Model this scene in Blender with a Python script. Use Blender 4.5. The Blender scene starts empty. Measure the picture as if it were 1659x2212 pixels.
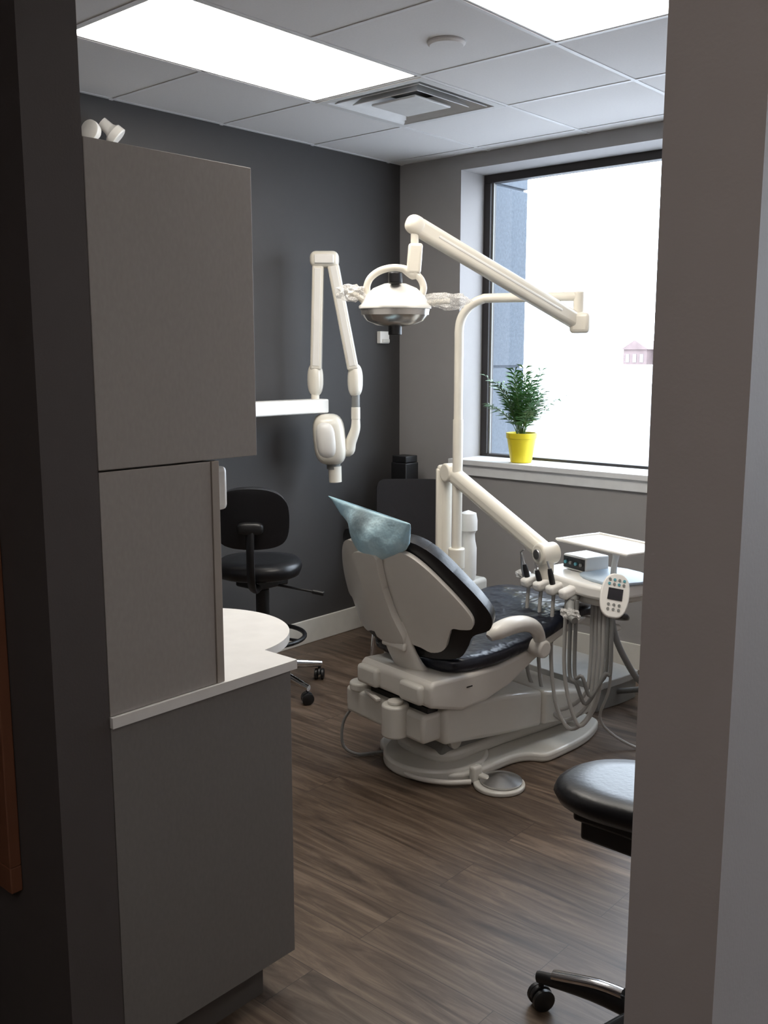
import bpy, bmesh, math, random
from mathutils import Vector, Matrix
random.seed(4)
SC=bpy.context.scene; COL=SC.collection
SC.view_settings.view_transform='Standard'
SC.view_settings.look='None'
SC.view_settings.exposure=0.0

# ---------------------------------------------------------------- materials
def newmat(name):
    m=bpy.data.materials.new(name); m.use_nodes=True
    nt=m.node_tree; return m,nt,nt.nodes['Principled BSDF']
def mat(name,col,rough=.5,metal=0,var=.08,scale=18,bump=0,bscale=200,spec=.5,stretch=(1,1,1),coat=0,trans=0,alpha=1,bdist=.002):
    m,nt,b=newmat(name)
    tc=nt.nodes.new('ShaderNodeTexCoord');mp=nt.nodes.new('ShaderNodeMapping')
    mp.inputs['Scale'].default_value=stretch
    nt.links.new(tc.outputs['Object'],mp.inputs['Vector'])
    n=nt.nodes.new('ShaderNodeTexNoise');n.inputs['Scale'].default_value=scale;n.inputs['Detail'].default_value=4
    nt.links.new(mp.outputs[0],n.inputs['Vector'])
    mx=nt.nodes.new('ShaderNodeMix');mx.data_type='RGBA'
    mx.inputs[6].default_value=(*[c*(1-var) for c in col],1);mx.inputs[7].default_value=(*[min(1,c*(1+var)) for c in col],1)
    nt.links.new(n.outputs[0],mx.inputs[0]);nt.links.new(mx.outputs[2],b.inputs['Base Color'])
    b.inputs['Roughness'].default_value=rough;b.inputs['Metallic'].default_value=metal
    b.inputs['Specular IOR Level'].default_value=spec;b.inputs['Coat Weight'].default_value=coat
    b.inputs['Transmission Weight'].default_value=trans;b.inputs['Alpha'].default_value=alpha
    if bump:
        n2=nt.nodes.new('ShaderNodeTexNoise');n2.inputs['Scale'].default_value=bscale
        nt.links.new(mp.outputs[0],n2.inputs['Vector'])
        bp=nt.nodes.new('ShaderNodeBump');bp.inputs['Strength'].default_value=bump;bp.inputs['Distance'].default_value=bdist
        nt.links.new(n2.outputs[0],bp.inputs['Height']);nt.links.new(bp.outputs[0],b.inputs['Normal'])
    return m
def emis(name,col,st):
    m=bpy.data.materials.new(name);m.use_nodes=True;nt=m.node_tree
    for n in list(nt.nodes):nt.nodes.remove(n)
    e=nt.nodes.new('ShaderNodeEmission');o=nt.nodes.new('ShaderNodeOutputMaterial')
    e.inputs[0].default_value=(*col,1);e.inputs[1].default_value=st
    nt.links.new(e.outputs[0],o.inputs[0]);return m
def floormat():
    m,nt,b=newmat('vinyl_plank')
    tc=nt.nodes.new('ShaderNodeTexCoord')
    br=nt.nodes.new('ShaderNodeTexBrick');br.offset=.37;br.inputs['Scale'].default_value=1
    br.inputs['Brick Width'].default_value=1.22;br.inputs['Row Height'].default_value=.18
    br.inputs['Mortar Size'].default_value=.0010;br.inputs['Bias'].default_value=0
    br.inputs['Color1'].default_value=(0,0,0,1);br.inputs['Color2'].default_value=(1,1,1,1);br.inputs['Mortar'].default_value=(.5,.5,.5,1)
    nt.links.new(tc.outputs['Object'],br.inputs['Vector'])
    mp=nt.nodes.new('ShaderNodeMapping');mp.inputs['Scale'].default_value=(.9,10,1)
    sc=nt.nodes.new('ShaderNodeVectorMath');sc.operation='SCALE';sc.inputs['Scale'].default_value=7.3
    ad=nt.nodes.new('ShaderNodeVectorMath');ad.operation='ADD'
    nt.links.new(br.outputs['Color'],sc.inputs[0]);nt.links.new(tc.outputs['Object'],mp.inputs['Vector'])
    nt.links.new(mp.outputs[0],ad.inputs[0]);nt.links.new(sc.outputs[0],ad.inputs[1])
    n=nt.nodes.new('ShaderNodeTexNoise');n.inputs['Scale'].default_value=1.7;n.inputs['Detail'].default_value=10;n.inputs['Roughness'].default_value=.66;n.inputs['Distortion'].default_value=1.8
    nt.links.new(ad.outputs[0],n.inputs['Vector'])
    r=nt.nodes.new('ShaderNodeValToRGB')
    r.color_ramp.elements[0].position=.33;r.color_ramp.elements[0].color=(.036,.022,.014,1)
    r.color_ramp.elements[1].position=.70;r.color_ramp.elements[1].color=(.185,.135,.098,1)
    e=r.color_ramp.elements.new(.5);e.color=(.092,.062,.042,1)
    nt.links.new(n.outputs[0],r.inputs[0])
    mx=nt.nodes.new('ShaderNodeMix');mx.data_type='RGBA';mx.blend_type='MULTIPLY';mx.inputs[0].default_value=1
    r2=nt.nodes.new('ShaderNodeValToRGB');r2.color_ramp.elements[0].color=(.80,.80,.80,1);r2.color_ramp.elements[1].color=(1.12,1.11,1.10,1)
    nt.links.new(br.outputs['Color'],r2.inputs[0]);nt.links.new(r.outputs[0],mx.inputs[6]);nt.links.new(r2.outputs[0],mx.inputs[7])
    mm=nt.nodes.new('ShaderNodeMix');mm.data_type='RGBA';mm.inputs[7].default_value=(.028,.019,.014,1)
    nt.links.new(br.outputs['Fac'],mm.inputs[0]);nt.links.new(mx.outputs[2],mm.inputs[6]);nt.links.new(mm.outputs[2],b.inputs['Base Color'])
    b.inputs['Roughness'].default_value=.42
    bp=nt.nodes.new('ShaderNodeBump');bp.inputs['Strength'].default_value=.12;bp.inputs['Distance'].default_value=.002
    nt.links.new(n.outputs[0],bp.inputs['Height']);nt.links.new(bp.outputs[0],b.inputs['Normal'])
    return m
def glassmat():
    m=bpy.data.materials.new('window_glass');m.use_nodes=True;nt=m.node_tree
    for n in list(nt.nodes):nt.nodes.remove(n)
    o=nt.nodes.new('ShaderNodeOutputMaterial');t=nt.nodes.new('ShaderNodeBsdfTransparent');g=nt.nodes.new('ShaderNodeBsdfGlossy');g.inputs['Roughness'].default_value=.03
    mx=nt.nodes.new('ShaderNodeMixShader');mx.inputs[0].default_value=.05
    nt.links.new(t.outputs[0],mx.inputs[1]);nt.links.new(g.outputs[0],mx.inputs[2]);nt.links.new(mx.outputs[0],o.inputs[0]);return m
def filmmat():
    m=bpy.data.materials.new('clear_film');m.use_nodes=True;nt=m.node_tree
    for n in list(nt.nodes):nt.nodes.remove(n)
    o=nt.nodes.new('ShaderNodeOutputMaterial');t=nt.nodes.new('ShaderNodeBsdfTransparent');g=nt.nodes.new('ShaderNodeBsdfPrincipled')
    g.inputs['Base Color'].default_value=(.80,.78,.75,1);g.inputs['Roughness'].default_value=.10
    n=nt.nodes.new('ShaderNodeTexNoise');n.inputs['Scale'].default_value=45
    r=nt.nodes.new('ShaderNodeMapRange');r.inputs[1].default_value=.4;r.inputs[2].default_value=.62;r.inputs[3].default_value=.15;r.inputs[4].default_value=.8
    nt.links.new(n.outputs[0],r.inputs[0])
    mx=nt.nodes.new('ShaderNodeMixShader');nt.links.new(r.outputs[0],mx.inputs[0])
    nt.links.new(t.outputs[0],mx.inputs[1]);nt.links.new(g.outputs[0],mx.inputs[2]);nt.links.new(mx.outputs[0],o.inputs[0]);return m
def papermat():
    m,nt,b=newmat('paper_blue')
    o=nt.nodes['Material Output']
    n=nt.nodes.new('ShaderNodeTexNoise');n.inputs['Scale'].default_value=11
    tc=nt.nodes.new('ShaderNodeTexCoord');nt.links.new(tc.outputs['Object'],n.inputs['Vector'])
    r=nt.nodes.new('ShaderNodeValToRGB');r.color_ramp.elements[0].position=.3;r.color_ramp.elements[0].color=(.46,.68,.77,1);r.color_ramp.elements[1].position=.7;r.color_ramp.elements[1].color=(.66,.83,.88,1)
    ds=nt.nodes.new('ShaderNodeVectorMath');ds.operation='DISTANCE';ds.inputs[1].default_value=(-.02,-.19,1.012)
    nt.links.new(tc.outputs['Object'],ds.inputs[0])
    ad=nt.nodes.new('ShaderNodeMath');ad.operation='MULTIPLY_ADD';ad.inputs[1].default_value=.06;nt.links.new(n.outputs[0],ad.inputs[0]);nt.links.new(ds.outputs['Value'],ad.inputs[2])
    mr=nt.nodes.new('ShaderNodeMapRange');mr.inputs[1].default_value=.05;mr.inputs[2].default_value=.10;mr.inputs[3].default_value=.75;mr.inputs[4].default_value=0
    nt.links.new(ad.outputs[0],mr.inputs[0])
    ms=nt.nodes.new('ShaderNodeMix');ms.data_type='RGBA';ms.inputs[7].default_value=(.14,.16,.17,1)
    nt.links.new(mr.outputs[0],ms.inputs[0]);nt.links.new(r.outputs[0],ms.inputs[6])
    nt.links.new(n.outputs[0],r.inputs[0]);nt.links.new(ms.outputs[2],b.inputs['Base Color']);b.inputs['Roughness'].default_value=.85
    t=nt.nodes.new('ShaderNodeBsdfTranslucent');t.inputs[0].default_value=(.6,.85,.95,1)
    mx=nt.nodes.new('ShaderNodeMixShader');mx.inputs[0].default_value=.25
    nt.links.new(b.outputs[0],mx.inputs[1]);nt.links.new(t.outputs[0],mx.inputs[2]);nt.links.new(mx.outputs[0],o.inputs[0])
    n2=nt.nodes.new('ShaderNodeTexNoise');n2.inputs['Scale'].default_value=16;n2.inputs['Detail'].default_value=3
    nt.links.new(tc.outputs['Object'],n2.inputs['Vector'])
    bp=nt.nodes.new('ShaderNodeBump');bp.inputs['Strength'].default_value=.7;bp.inputs['Distance'].default_value=.02
    nt.links.new(n2.outputs[0],bp.inputs['Height']);nt.links.new(bp.outputs[0],b.inputs['Normal'])
    return m

M_dark=mat('paint_charcoal',(.049,.046,.045),.75,var=.04,bump=.12)
M_gray=mat('paint_gray',(.30,.285,.28),.7,var=.03,bump=.12)
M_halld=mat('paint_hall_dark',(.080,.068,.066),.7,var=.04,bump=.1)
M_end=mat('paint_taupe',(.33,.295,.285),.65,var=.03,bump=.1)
M_light=mat('paint_pale',(.42,.43,.41),.65,var=.03,bump=.1)
M_ceil=mat('ceiling_tile',(.64,.62,.61),.9,var=.05,scale=120)
M_grid=mat('ceiling_tee',(.66,.65,.65),.5)
M_base=mat('baseboard_white',(.64,.62,.57),.45)
M_sill=mat('sill_white',(.72,.72,.72),.35)
M_floor=floormat()
M_frame=mat('window_frame_bronze',(.022,.018,.018),.5)
M_plen=mat('plenum_dark',(.06,.055,.05),.8)
M_conc=mat('concrete',(.085,.100,.12),.9,var=.35,scale=60,bump=.5)
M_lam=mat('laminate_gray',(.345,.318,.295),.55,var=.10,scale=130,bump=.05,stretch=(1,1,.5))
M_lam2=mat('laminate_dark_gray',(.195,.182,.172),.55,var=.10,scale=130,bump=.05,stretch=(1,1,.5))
M_edge=mat('laminate_edge',(.36,.32,.28),.5)
M_toe=mat('toe_kick',(.10,.088,.08),.7)
M_ctop=mat('counter_white',(.80,.78,.75),.25)
M_cream=mat('enamel_cream',(.80,.755,.66),.28,var=.03,coat=.3)
M_white=mat('plastic_white',(.82,.80,.76),.3,var=.03)
M_shell=mat('chair_shell_gray',(.66,.63,.58),.32,var=.03,coat=.2)
M_shell2=mat('chair_base_gray',(.62,.60,.55),.3,var=.03,coat=.3)
M_black=mat('vinyl_black',(.007,.007,.009),.35,bump=.2,bscale=90)
M_navy=mat('vinyl_navy',(.007,.009,.017),.28,bump=.6,bscale=16,bdist=.015)
M_blk=mat('plastic_black',(.008,.008,.009),.4)
M_mesh=mat('fabric_charcoal',(.020,.018,.020),.9,bump=.5,bscale=400)
M_chrome=mat('chrome',(.75,.75,.76),.12,metal=1,var=.02)
M_steel=mat('brushed_steel',(.5,.5,.5),.3,metal=1,var=.05,stretch=(1,40,1))
M_grayp=mat('plastic_midgray',(.22,.22,.21),.45)
M_lidg=mat('plastic_lightgray',(.38,.375,.355),.45)
M_hose=mat('hose_gray',(.40,.39,.37),.5)
M_hose2=mat('hose_dark',(.19,.19,.185),.5)
M_blue=papermat()
M_bluet=mat('tray_blue',(.42,.50,.58),.4)
M_yel=mat('pot_yellow',(.74,.60,.02),.45,var=.04)
M_soil=mat('soil',(.03,.02,.015),.95,var=.4,scale=80,bump=1)
M_leaf=mat('leaf_green',(.035,.115,.022),.45,var=.35,scale=12)
M_stem=mat('stem_green',(.06,.12,.03),.5)
M_orange=mat('wood_orange',(.46,.17,.055),.4,var=.2,scale=6,stretch=(8,8,1))
M_orange2=mat('wood_orange_dark',(.19,.075,.040),.45,var=.2,scale=6,stretch=(8,8,1))
M_glass=glassmat(); M_film=filmmat()
M_lampglass=mat('lamp_reflector',(.62,.60,.56),.22,metal=.8)
M_panel=emis('light_diffuser',(1,.94,.85),12.5)
M_unseen=emis('unseen_light_diffuser',(1,.93,.85),7.5)
M_btn=mat('button_teal',(.10,.35,.42),.4)
M_screen=mat('screen_dark',(.02,.02,.025),.15)
M_gnd=mat('pavement_pale',(.46,.46,.47),.9,var=.3,scale=.4)
M_bld=mat('brick_pale',(.17,.125,.12),.9,var=.35,scale=1.2)
M_bld2=mat('siding_pale',(.21,.21,.215),.9,var=.3,scale=1.2)

# ---------------------------------------------------------------- helpers
def root(name,loc=(0,0,0),rz=0,local=False):
    e=bpy.data.objects.new(name,None);COL.objects.link(e);e.empty_display_size=.1
    e.location=loc;e.rotation_euler=(0,0,rz);e['w']=0 if local else 1
    return e
def rmat(e): return Matrix.Translation(e.location)@e.rotation_euler.to_matrix().to_4x4()
def fin(name,bm,m,parent=None,smooth=True,bev=0,seg=3,sub=0,solid=0,ang=35):
    bmesh.ops.recalc_face_normals(bm,faces=bm.faces)
    me=bpy.data.meshes.new(name);bm.to_mesh(me);bm.free()
    me.materials.append(m)
    o=bpy.data.objects.new(name,me);COL.objects.link(o)
    if parent is not None:
        o.parent=parent
        if parent['w']: o.matrix_parent_inverse=rmat(parent).inverted()
    if smooth:
        for p in me.polygons:p.use_smooth=True
        me.set_sharp_from_angle(angle=math.radians(ang))
    if solid:
        s=o.modifiers.new('s','SOLIDIFY');s.thickness=solid;s.offset=0
    if bev:
        b=o.modifiers.new('b','BEVEL');b.width=bev;b.segments=seg;b.limit_method='ANGLE';b.angle_limit=math.radians(40)
    if sub:
        s=o.modifiers.new('u','SUBSURF');s.levels=sub;s.render_levels=sub
    return o
def addbox(bm,a,b):
    x0,y0,z0=a;x1,y1,z1=b
    v=[bm.verts.new(p) for p in [(x0,y0,z0),(x1,y0,z0),(x1,y1,z0),(x0,y1,z0),(x0,y0,z1),(x1,y0,z1),(x1,y1,z1),(x0,y1,z1)]]
    for f in [(0,3,2,1),(4,5,6,7),(0,1,5,4),(1,2,6,5),(2,3,7,6),(3,0,4,7)]: bm.faces.new([v[i] for i in f])
def boxes(name,lst,m,parent=None,bev=0,**k):
    bm=bmesh.new()
    for a,b in lst:addbox(bm,a,b)
    return fin(name,bm,m,parent,smooth=bool(bev),bev=bev,**k)
def box(name,a,b,m,parent=None,bev=0,**k): return boxes(name,[(a,b)],m,parent,bev,**k)
def obox(name,center,size,axes,m,parent=None,bev=.005,**k):
    bm=bmesh.new();h=[q/2 for q in size]
    addbox(bm,(-h[0],-h[1],-h[2]),(h[0],h[1],h[2]))
    A=[Vector(a).normalized() for a in axes]
    for v in bm.verts: v.co=Vector(center)+A[0]*v.co.x+A[1]*v.co.y+A[2]*v.co.z
    return fin(name,bm,m,parent,smooth=True,bev=bev,**k)
def beam(name,p0,p1,w,h,m,parent=None,bev=.01,up=(0,0,1),**k):
    p0=Vector(p0);p1=Vector(p1);d=(p1-p0);L=d.length;d.normalize()
    s=d.cross(Vector(up)).normalized();u=s.cross(d)
    return obox(name,(p0+p1)/2,(w,L,h),(s,d,u),m,parent,bev,**k)
def spl(pts,n=6,closed=False):
    P=[Vector(p) for p in pts];N=len(P);out=[]
    rng=N if closed else N-1
    for i in range(rng):
        if closed: a,b,c,d=P[(i-1)%N],P[i],P[(i+1)%N],P[(i+2)%N]
        else: a,b,c,d=P[max(i-1,0)],P[i],P[i+1],P[min(i+2,N-1)]
        for j in range(n):
            t=j/n
            out.append(.5*((2*b)+(c-a)*t+(2*a-5*b+4*c-d)*t*t+(3*b-a-3*c+d)*t**3))
    if not closed: out.append(P[-1])
    return out
def sweep(name,pts,rad,m,parent=None,n=14,sm=6,flat=1.0,up=None,**k):
    N=len(pts);R=[rad]*N if not isinstance(rad,(list,tuple)) else list(rad)
    if sm:
        q=spl([(*p,) for p in pts],sm);rr=[x.x for x in spl([(r,0,0) for r in R],sm)]
    else: q=[Vector(p) for p in pts];rr=R
    bm=bmesh.new();rings=[];prev=None
    for i,p in enumerate(q):
        t=(q[min(i+1,len(q)-1)]-q[max(i-1,0)]).normalized()
        if prev is None:
            a=Vector(up) if up else (Vector((0,0,1)) if abs(t.z)<.9 else Vector((1,0,0)))
            nn=(a-t*a.dot(t)).normalized()
        else: nn=(prev-t*prev.dot(t)).normalized()
        prev=nn;b=t.cross(nn)
        rings.append([bm.verts.new(p+(nn*math.cos(2*math.pi*j/n)+b*flat*math.sin(2*math.pi*j/n))*rr[i]) for j in range(n)])
    for i in range(len(rings)-1):
        for j in range(n):
            bm.faces.new([rings[i][j],rings[i][(j+1)%n],rings[i+1][(j+1)%n],rings[i+1][j]])
    bm.faces.new(rings[0][::-1]);bm.faces.new(rings[-1])
    return fin(name,bm,m,parent,**k)
def lathe(name,prof,center,m,parent=None,n=32,axis=(0,0,1),sy=1,**k):
    bm=bmesh.new();A=Vector(axis).normalized();x=A.orthogonal().normalized();y=A.cross(x);C=Vector(center);rings=[]
    for r,h in prof:
        if r<1e-5: rings.append([bm.verts.new(C+A*h)])
        else: rings.append([bm.verts.new(C+A*h+x*math.cos(2*math.pi*j/n)*r+y*sy*math.sin(2*math.pi*j/n)*r) for j in range(n)])
    for a,b in zip(rings,rings[1:]):
        for j in range(n):
            j2=(j+1)%n
            if len(a)==1 and len(b)==1: continue
            if len(a)==1: bm.faces.new([a[0],b[j2],b[j]])
            elif len(b)==1: bm.faces.new([a[j],a[j2],b[0]])
            else: bm.faces.new([a[j],a[j2],b[j2],b[j]])
    if len(rings[0])>1: bm.faces.new(rings[0][::-1])
    if len(rings[-1])>1: bm.faces.new(rings[-1])
    return fin(name,bm,m,parent,**k)
def cyl(name,p0,p1,r,m,parent=None,n=24,bev=0,r2=None,**k):
    p0=Vector(p0);p1=Vector(p1);L=(p1-p0).length
    return lathe(name,[(r,0),(r if r2 is None else r2,L)],p0,m,parent,n,p1-p0,bev=bev,**k)
def prism(name,pts,vec,m,parent=None,bev=.004,**k):
    bm=bmesh.new();vec=Vector(vec)
    a=[bm.verts.new(Vector(p)) for p in pts];b=[bm.verts.new(Vector(p)+vec) for p in pts]
    bm.faces.new(a[::-1]);bm.faces.new(b);n=len(pts)
    for i in range(n): bm.faces.new([a[i],a[(i+1)%n],b[(i+1)%n],b[i]])
    return fin(name,bm,m,parent,bev=bev,**k)
def ellipsoid(name,c,r,m,parent=None,axes=None,p=1.0,n=28,**k):
    bm=bmesh.new();bmesh.ops.create_uvsphere(bm,u_segments=n,v_segments=n//2,radius=1)
    A=[Vector(a).normalized() for a in (axes or [(1,0,0),(0,1,0),(0,0,1)])]
    for v in bm.verts:
        q=[math.copysign(abs(w)**p,w) for w in v.co]
        v.co=Vector(c)+A[0]*q[0]*r[0]+A[1]*q[1]*r[1]+A[2]*q[2]*r[2]
    return fin(name,bm,m,parent,ang=80,**k)
def sheet(name,outline,f,thick,m,parent=None,step=.04,bev=.006,**k):
    bm=bmesh.new();vs=[bm.verts.new((p[0],0,p[1])) for p in outline]
    es=[bm.edges.new((vs[i],vs[(i+1)%len(vs)])) for i in range(len(vs))]
    bmesh.ops.triangle_fill(bm,use_beauty=True,edges=es)
    xs=[p[0] for p in outline];zs=[p[1] for p in outline]
    x=min(xs)+step
    while x<max(xs):
        bmesh.ops.bisect_plane(bm,geom=bm.verts[:]+bm.edges[:]+bm.faces[:],plane_co=(x,0,0),plane_no=(1,0,0));x+=step
    z=min(zs)+step
    while z<max(zs):
        bmesh.ops.bisect_plane(bm,geom=bm.verts[:]+bm.edges[:]+bm.faces[:],plane_co=(0,0,z),plane_no=(0,0,1));z+=step
    for v in bm.verts: v.co=Vector(f(v.co.x,v.co.z))
    return fin(name,bm,m,parent,solid=thick,bev=bev,**k)

# ---------------------------------------------------------------- camera
f_px=2080.0;th=math.atan(336/f_px);al=math.atan(1850*math.cos(th)/f_px)
cd=bpy.data.cameras.new('camera');cam=bpy.data.objects.new('camera',cd);COL.objects.link(cam)
cam.location=(0,0,1.6);cam.rotation_euler=(math.pi/2-th,0,al)
cd.sensor_fit='VERTICAL';cd.sensor_height=36;cd.sensor_width=27;cd.lens=f_px/2212*36;cd.clip_start=.02
SC.camera=cam

# ---------------------------------------------------------------- world
w=bpy.data.worlds.new('world');SC.world=w;w.use_nodes=True
bg=w.node_tree.nodes['Background'];bg.inputs[0].default_value=(.76,.87,1,1);bg.inputs[1].default_value=10.0

# ---------------------------------------------------------------- room shell
H=2.70
XL,YW=-3.80,4.47
box('floor',(-5,-1.6,-.1),(3,4.47,0),M_floor)
box('wall_left',(-3.95,1.04,0),(XL,4.9,H+.2),M_dark)
boxes('wall_window',[((-3.95,YW,0),(3,4.79,1.00)),((-3.95,YW,2.62),(3,4.79,H+.2)),((-3.95,YW,1.00),(-3.355,4.79,2.62)),
    ((-.95,YW,1.00),(.3,4.79,2.62)),((2.2,YW,1.0),(3,4.79,2.62))],M_gray)
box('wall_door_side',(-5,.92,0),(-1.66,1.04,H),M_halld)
box('wall_right',(-.446,.92,0),(-.346,YW,H),M_end)
box('wall_bay',(3,-1.6,0),(3.1,4.79,H+.2),M_light)
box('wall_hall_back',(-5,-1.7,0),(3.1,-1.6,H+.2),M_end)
box('wall_hall_left',(-5.1,-1.6,0),(-5,1.04,H+.2),M_end)
boxes('baseboard_left',[((XL,1.04,0),(XL+.014,YW,.135))],M_base,bev=.003)
boxes('baseboard_window',[((XL+.014,YW-.014,0),(-.446,YW,.135))],M_base,bev=.003)
boxes('baseboard_right',[((-.46,1.04,0),(-.446,YW-.014,.135))],M_base,bev=.003)
GX,GY,GS=-3.17,1.92,.61
lights=[(0,0),(2,0)]
hall=[(5,-5),(6,0)]  # second one: unseen panel in the next bay, added to brighten wall_right
holes={(0,2)}
for i,j in lights+hall: holes|={(i,j),(i,j+1)}
bm=bmesh.new()
x0,x1,y0,y1=-5,3,-1.6,YW
xs=[x0]+[GX+GS*i for i in range(-3,12) if x0<GX+GS*i<x1]+[x1]
ys=[y0]+[GY+GS*j for j in range(-6,6) if y0<GY+GS*j<y1]+[y1]
for a,b in zip(xs,xs[1:]):
    for c_,d in zip(ys,ys[1:]):
        ii=round(((a if a>x0 else b-GS)-GX)/GS);jj=round(((c_ if c_>y0 else d-GS)-GY)/GS)
        if (ii,jj) in holes: continue
        addbox(bm,(a,c_,H),(b,d,H+.015))
o=fin('ceiling',bm,M_ceil,smooth=False)
box('ceiling_slab',(-5,-1.6,H+.18),(3,4.79,H+.28),M_dark)
bm=bmesh.new();TW=.009
for x in xs[1:-1]:
    addbox(bm,(x-TW,y0,H-.003),(x+TW,y1,H-.0005))
for y in ys[1:-1]:
    skip=[(GX+GS*i+TW,GX+GS*(i+1)-TW) for i,j in lights+hall if abs(y-(GY+GS*(j+1)))<.01]
    cur=x0
    for a,b in sorted(skip):
        addbox(bm,(cur,y-TW,H-.0028),(a,y+TW,H-.0005));cur=b
    addbox(bm,(cur,y-TW,H-.0028),(x1,y+TW,H-.0005))
fin('ceiling_grid_trim',bm,M_grid,smooth=False)
for k,(i,j) in enumerate(lights+hall):
    r=root('ceiling_light_panel' if k==0 else 'ceiling_light_panel.%03d'%k,(GX+GS*(i+.5),GY+GS*(j+1),H))
    a=(GX+GS*i+.012,GY+GS*j+.012);b=(GX+GS*(i+1)-.012,GY+GS*(j+2)-.012)
    box('diffuser',(a[0]+.008,a[1]+.008,H),(b[0]-.008,b[1]-.008,H+.006),M_panel if k<2 else M_unseen,r)
    boxes('housing',[((a[0],a[1],H+.012),(b[0],b[1],H+.07)),((a[0],a[1],H-.001),(a[0]+.008,b[1],H+.012)),((b[0]-.008,a[1],H-.001),(b[0],b[1],H+.012)),
         ((a[0],a[1],H-.001),(b[0],a[1]+.008,H+.012)),((a[0],b[1]-.008,H-.001),(b[0],b[1],H+.012))],M_grid,r)
# air diffuser
r=root('ceiling_air_diffuser',(GX+GS/2,GY+2.5*GS,H));cx,cy=GX+GS/2,GY+2.5*GS
box('plenum',(cx-.29,cy-.29,H+.09),(cx+.29,cy+.29,H+.10),M_plen,r)
M_dif=mat('diffuser_gray',(.60,.59,.58),.5)
def fr(name,pr,m):
    bm=bmesh.new();R=[]
    for h,z in pr: R.append([bm.verts.new((cx+sx*h,cy+sy*h,z)) for sx,sy in ((-1,-1),(1,-1),(1,1),(-1,1))])
    for a,b in zip(R,R[1:]):
        for q in range(4): bm.faces.new([a[q],a[(q+1)%4],b[(q+1)%4],b[q]])
    fin(name,bm,m,r,smooth=False,solid=.003)
fr('flange',[(.298,H-.004),(.262,H-.004),(.225,H+.06)],M_dif)
fr('cone_outer',[(.238,H-.006),(.175,H+.055)],M_dif)
fr('cone_middle',[(.182,H-.010),(.125,H+.05)],M_dif)
bm=bmesh.new();addbox(bm,(cx-.125,cy-.125,H-.014),(cx+.125,cy+.125,H-.004));fin('center_plate',bm,M_dif,r,bev=.004)
lathe('ceiling_sprinkler_cover',[(0,-.014),(.06,-.013),(.068,-.006),(.068,0)],(-2.23,2.875,H-.001),M_ceil,n=36)

# window
def window(name,xa,xb):
    r=root(name,((xa+xb)/2,4.72,1.8));z0,z1=1.0,2.62;t=.045
    ya,yb=4.69,4.75
    boxes('frame',[((xa,ya,z0),(xb,yb,z0+.03)),((xa,ya,z1-t),(xb,yb,z1)),((xa,ya,z0+.03),(xa+t,yb,z1-t)),((xb-t,ya,z0+.03),(xb,yb,z1-t))],M_frame,r,bev=.003)
    boxes('gasket',[((xa+t,ya+.02,z0+.03),(xa+t+.01,ya+.03,z1-t)),((xb-t-.01,ya+.02,z0+.03),(xb-t,ya+.03,z1-t))],M_grayp,r)
    box('glass',(xa+t-.005,4.722,z0+.025),(xb-t+.005,4.726,z1-t+.005),M_glass,r)
window('window_1',-3.355,-.95);window('window_2',.3,2.2)
boxes('trim_window_sill',[((-3.40,4.435,.985),(-.90,4.69,1.015))],M_sill,bev=.004)
boxes('trim_sill_apron',[((-3.38,4.452,.925),(-.92,4.47,.985))],M_sill,bev=.003)
# outside
rp=root('concrete_pier',(-3.7,5.0,1.5))
boxes('blocks',[((-4.2,4.80,-1),(-3.385,5.19,1.53)),((-4.2,4.80,1.545),(-3.385,5.19,2.59)),((-4.2,4.80,2.605),(-3.385,5.19,4)),((-4.2,4.82,-1),(-3.40,5.17,4))],M_conc,rp,bev=.004)
box('ground_outside',(-120,4.95,-1.1),(60,160,-1.0),M_gnd)
rb=root('distant_buildings',(-36,80,0))
def house(k,xa,xb,ya,z0,z1,pk,m):
    boxes('house_%d_body'%k,[((xa,ya,z0),(xb,ya+8,z1))],m,rb)
    prism('house_%d_roof'%k,[(xa-.2,ya-.2,z1),(xb+.2,ya-.2,z1),((xa+xb)/2,ya-.2,z1+pk)],(0,8.4,0),m,rb,bev=0)
    boxes('house_%d_windows'%k,[((xa+(xb-xa)*f_,ya-.05,z1-1.1),(xa+(xb-xa)*(f_+.14),ya,z1-.4)) for f_ in (.12,.42,.72)],M_grayp,rb)
house(0,-40.6,-38.4,78,.9,2.2,.8,M_bld)
house(1,-37.8,-34.0,79,.9,2.4,.7,M_bld)
house(2,-30.0,-24.0,80,0,2.6,.8,M_bld2)
boxes('rowhouse_wall',[((-44,84,1.0),(-22,86,1.5))],M_bld2,rb)

# ---------------------------------------------------------------- cabinet
r=root('storage_cabinet',(-2.2,1.3,0));cy0=1.042
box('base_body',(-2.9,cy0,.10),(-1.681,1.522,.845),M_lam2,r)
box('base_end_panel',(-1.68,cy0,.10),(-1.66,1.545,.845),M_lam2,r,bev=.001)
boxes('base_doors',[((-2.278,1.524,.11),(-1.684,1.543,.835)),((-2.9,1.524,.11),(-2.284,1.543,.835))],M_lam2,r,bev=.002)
box('toe_kick',(-2.88,cy0,0),(-1.70,1.47,.099),M_toe,r)
pts=[(-2.9,cy0),(-1.652,cy0),(-1.652,1.56),(-1.77,1.56)]
c0=(-2.03,1.53);R=.262
a0=math.atan2(1.56-c0[1],-1.77-c0[0])
for k in range(0,33):
    a=a0+(math.pi-2*a0)*k/32;pts.append((c0[0]+R*math.cos(a),c0[1]+R*math.sin(a)))
pts.append((-2.9,1.56))
prism('countertop',[(x,y,.847) for x,y in pts],(0,0,.023),M_ctop,r,bev=.002)
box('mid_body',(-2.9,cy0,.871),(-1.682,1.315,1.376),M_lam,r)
box('mid_end_panel',(-1.68,cy0,.871),(-1.66,1.318,1.374),M_lam,r,bev=.001)
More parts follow.
